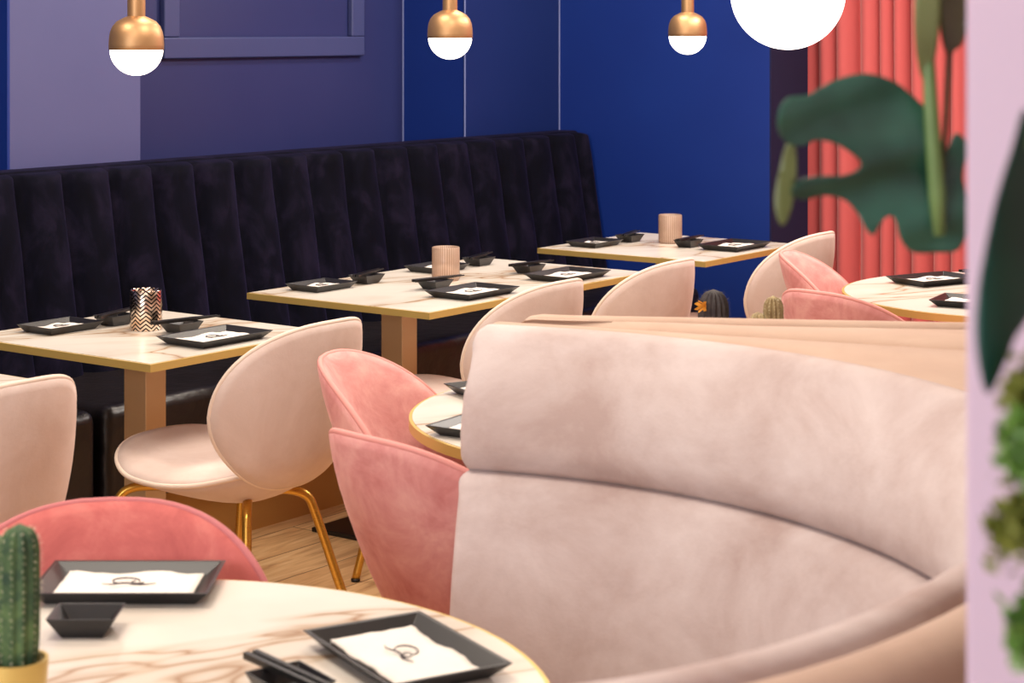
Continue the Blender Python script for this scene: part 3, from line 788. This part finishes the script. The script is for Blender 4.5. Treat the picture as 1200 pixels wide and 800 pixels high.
def stem_px(pts): return [Vector(((x+26-600)*k3-.275, dy, 1.55-(y-34)*k3-1.955)) for x, y, dy in pts]
stems = [(stem_px([(1290,-900,0), (1275,-400,0), (1262,100,.02), (1240,400,.0), (1205,480,0), (1178,510,0), (1172,545,0)]), 'fern', .78),
         (stem_px([(1300,-900,.03), (1290,-200,.03), (1268,300,.03), (1240,520,.02), (1208,570,0), (1180,600,0), (1155,628,0)]), 'fern_olive', .86),
         (stem_px([(1305,-900,.05), (1290,0,.04), (1262,420,.04), (1236,600,.03), (1205,680,.01), (1192,730,.01), (1190,770,.01)]), 'fern', .88),
         (stem_px([(1285,-900,.05), (1270,0,.04), (1250,350,.04), (1222,420,.03), (1196,455,.01), (1180,480,.01)]), 'fern_olive', .80)]
for pts, mm, t0 in stems:
    cu = catmull(pts, 14); b = MB(); b.tube(cu, .0009, 6); st = b.build('stem', M['stem'], fr)
    b = MB(); n0 = int(len(cu)*(t0-.12))
    for i in range(n0, len(cu)):
        for q in range(14):
            c = cu[i] + Vector([random.gauss(0, .0045) for _ in range(3)])
            d = Vector([random.uniform(-1,1) for _ in range(3)]).normalized()*random.uniform(.006,.011); e = d.cross(Vector([random.uniform(-1,1) for _ in range(3)])).normalized()*.0028
            b.add([c, c+d*.5+e, c+d, c+d*.5-e], [(0,1,2,3)])
    o = b.build('foliage', M[mm], st, smooth=False)

# ------------------------------------------------------------------ lights
def area(name, loc, target, size, power, color, sy=None):
    l = bpy.data.lights.new(name, 'AREA'); l.energy = power; l.color = color; l.size = size
    if sy: l.shape = 'RECTANGLE'; l.size_y = sy
    o = bpy.data.objects.new(name, l); COL.objects.link(o); o.location = loc
    o.rotation_euler = (Vector(target)-Vector(loc)).to_track_quat('-Z', 'Y').to_euler(); return o
area('window_light', (-2.6, -.6, 1.9), (0, 4, .7), 2.4, 92, (.93,.95,1.0), 1.6)
for u, n in ((1.5, 2.2), (3.6, 2.4), (5.6, 2.4)):
    p = W(u, n, H-.03); area('ceiling_light', p, p - Vector((0,0,1)), .9, 38, (1,.90,.78))
for u in (2.6, 4.2, 5.8):
    p = W(u, 4.0, H-.03); area('ceiling_light', p, p - Vector((0,0,1)) , .5, 24, (1,.88,.74))
p = W(6.5, 2.9, 2.6); area('rib_graze_fill', p, W(3.8, 4.7, .8), .4, 26, (1,.93,.88))  # added light without a fixture, grazes the banquette to bring out its ribs
p = W(1.0, .3, H-.03); area('ceiling_light', p, p - Vector((0,0,1)), .8, 11, (1,.90,.80))
p = W(6.2, 1.6, H-.03); area('ceiling_light', p, W(7.3, 2.2, 1.2), .8, 35, (1,.9,.8))
w = bpy.data.worlds.new('World'); S.world = w; w.use_nodes = True
w.node_tree.nodes['Background'].inputs[0].default_value = (.8,.85,1,1); w.node_tree.nodes['Background'].inputs[1].default_value = .3

# ------------------------------------------------------------------ camera
cam = bpy.data.cameras.new('camera'); co = bpy.data.objects.new('camera', cam); COL.objects.link(co)
co.location = (0, 0, 1.55); co.rotation_euler = (PI/2, 0, 0)
cam.sensor_width = 36; cam.lens = 2296/1200*36; cam.shift_y = -366/1200
cam.dof.use_dof = True; cam.dof.focus_distance = 5.3; cam.dof.aperture_fstop = 8.5; cam.clip_start = .05
S.camera = co
S.view_settings.view_transform = 'Standard'; S.view_settings.look = 'None'; S.view_settings.exposure = 0.0
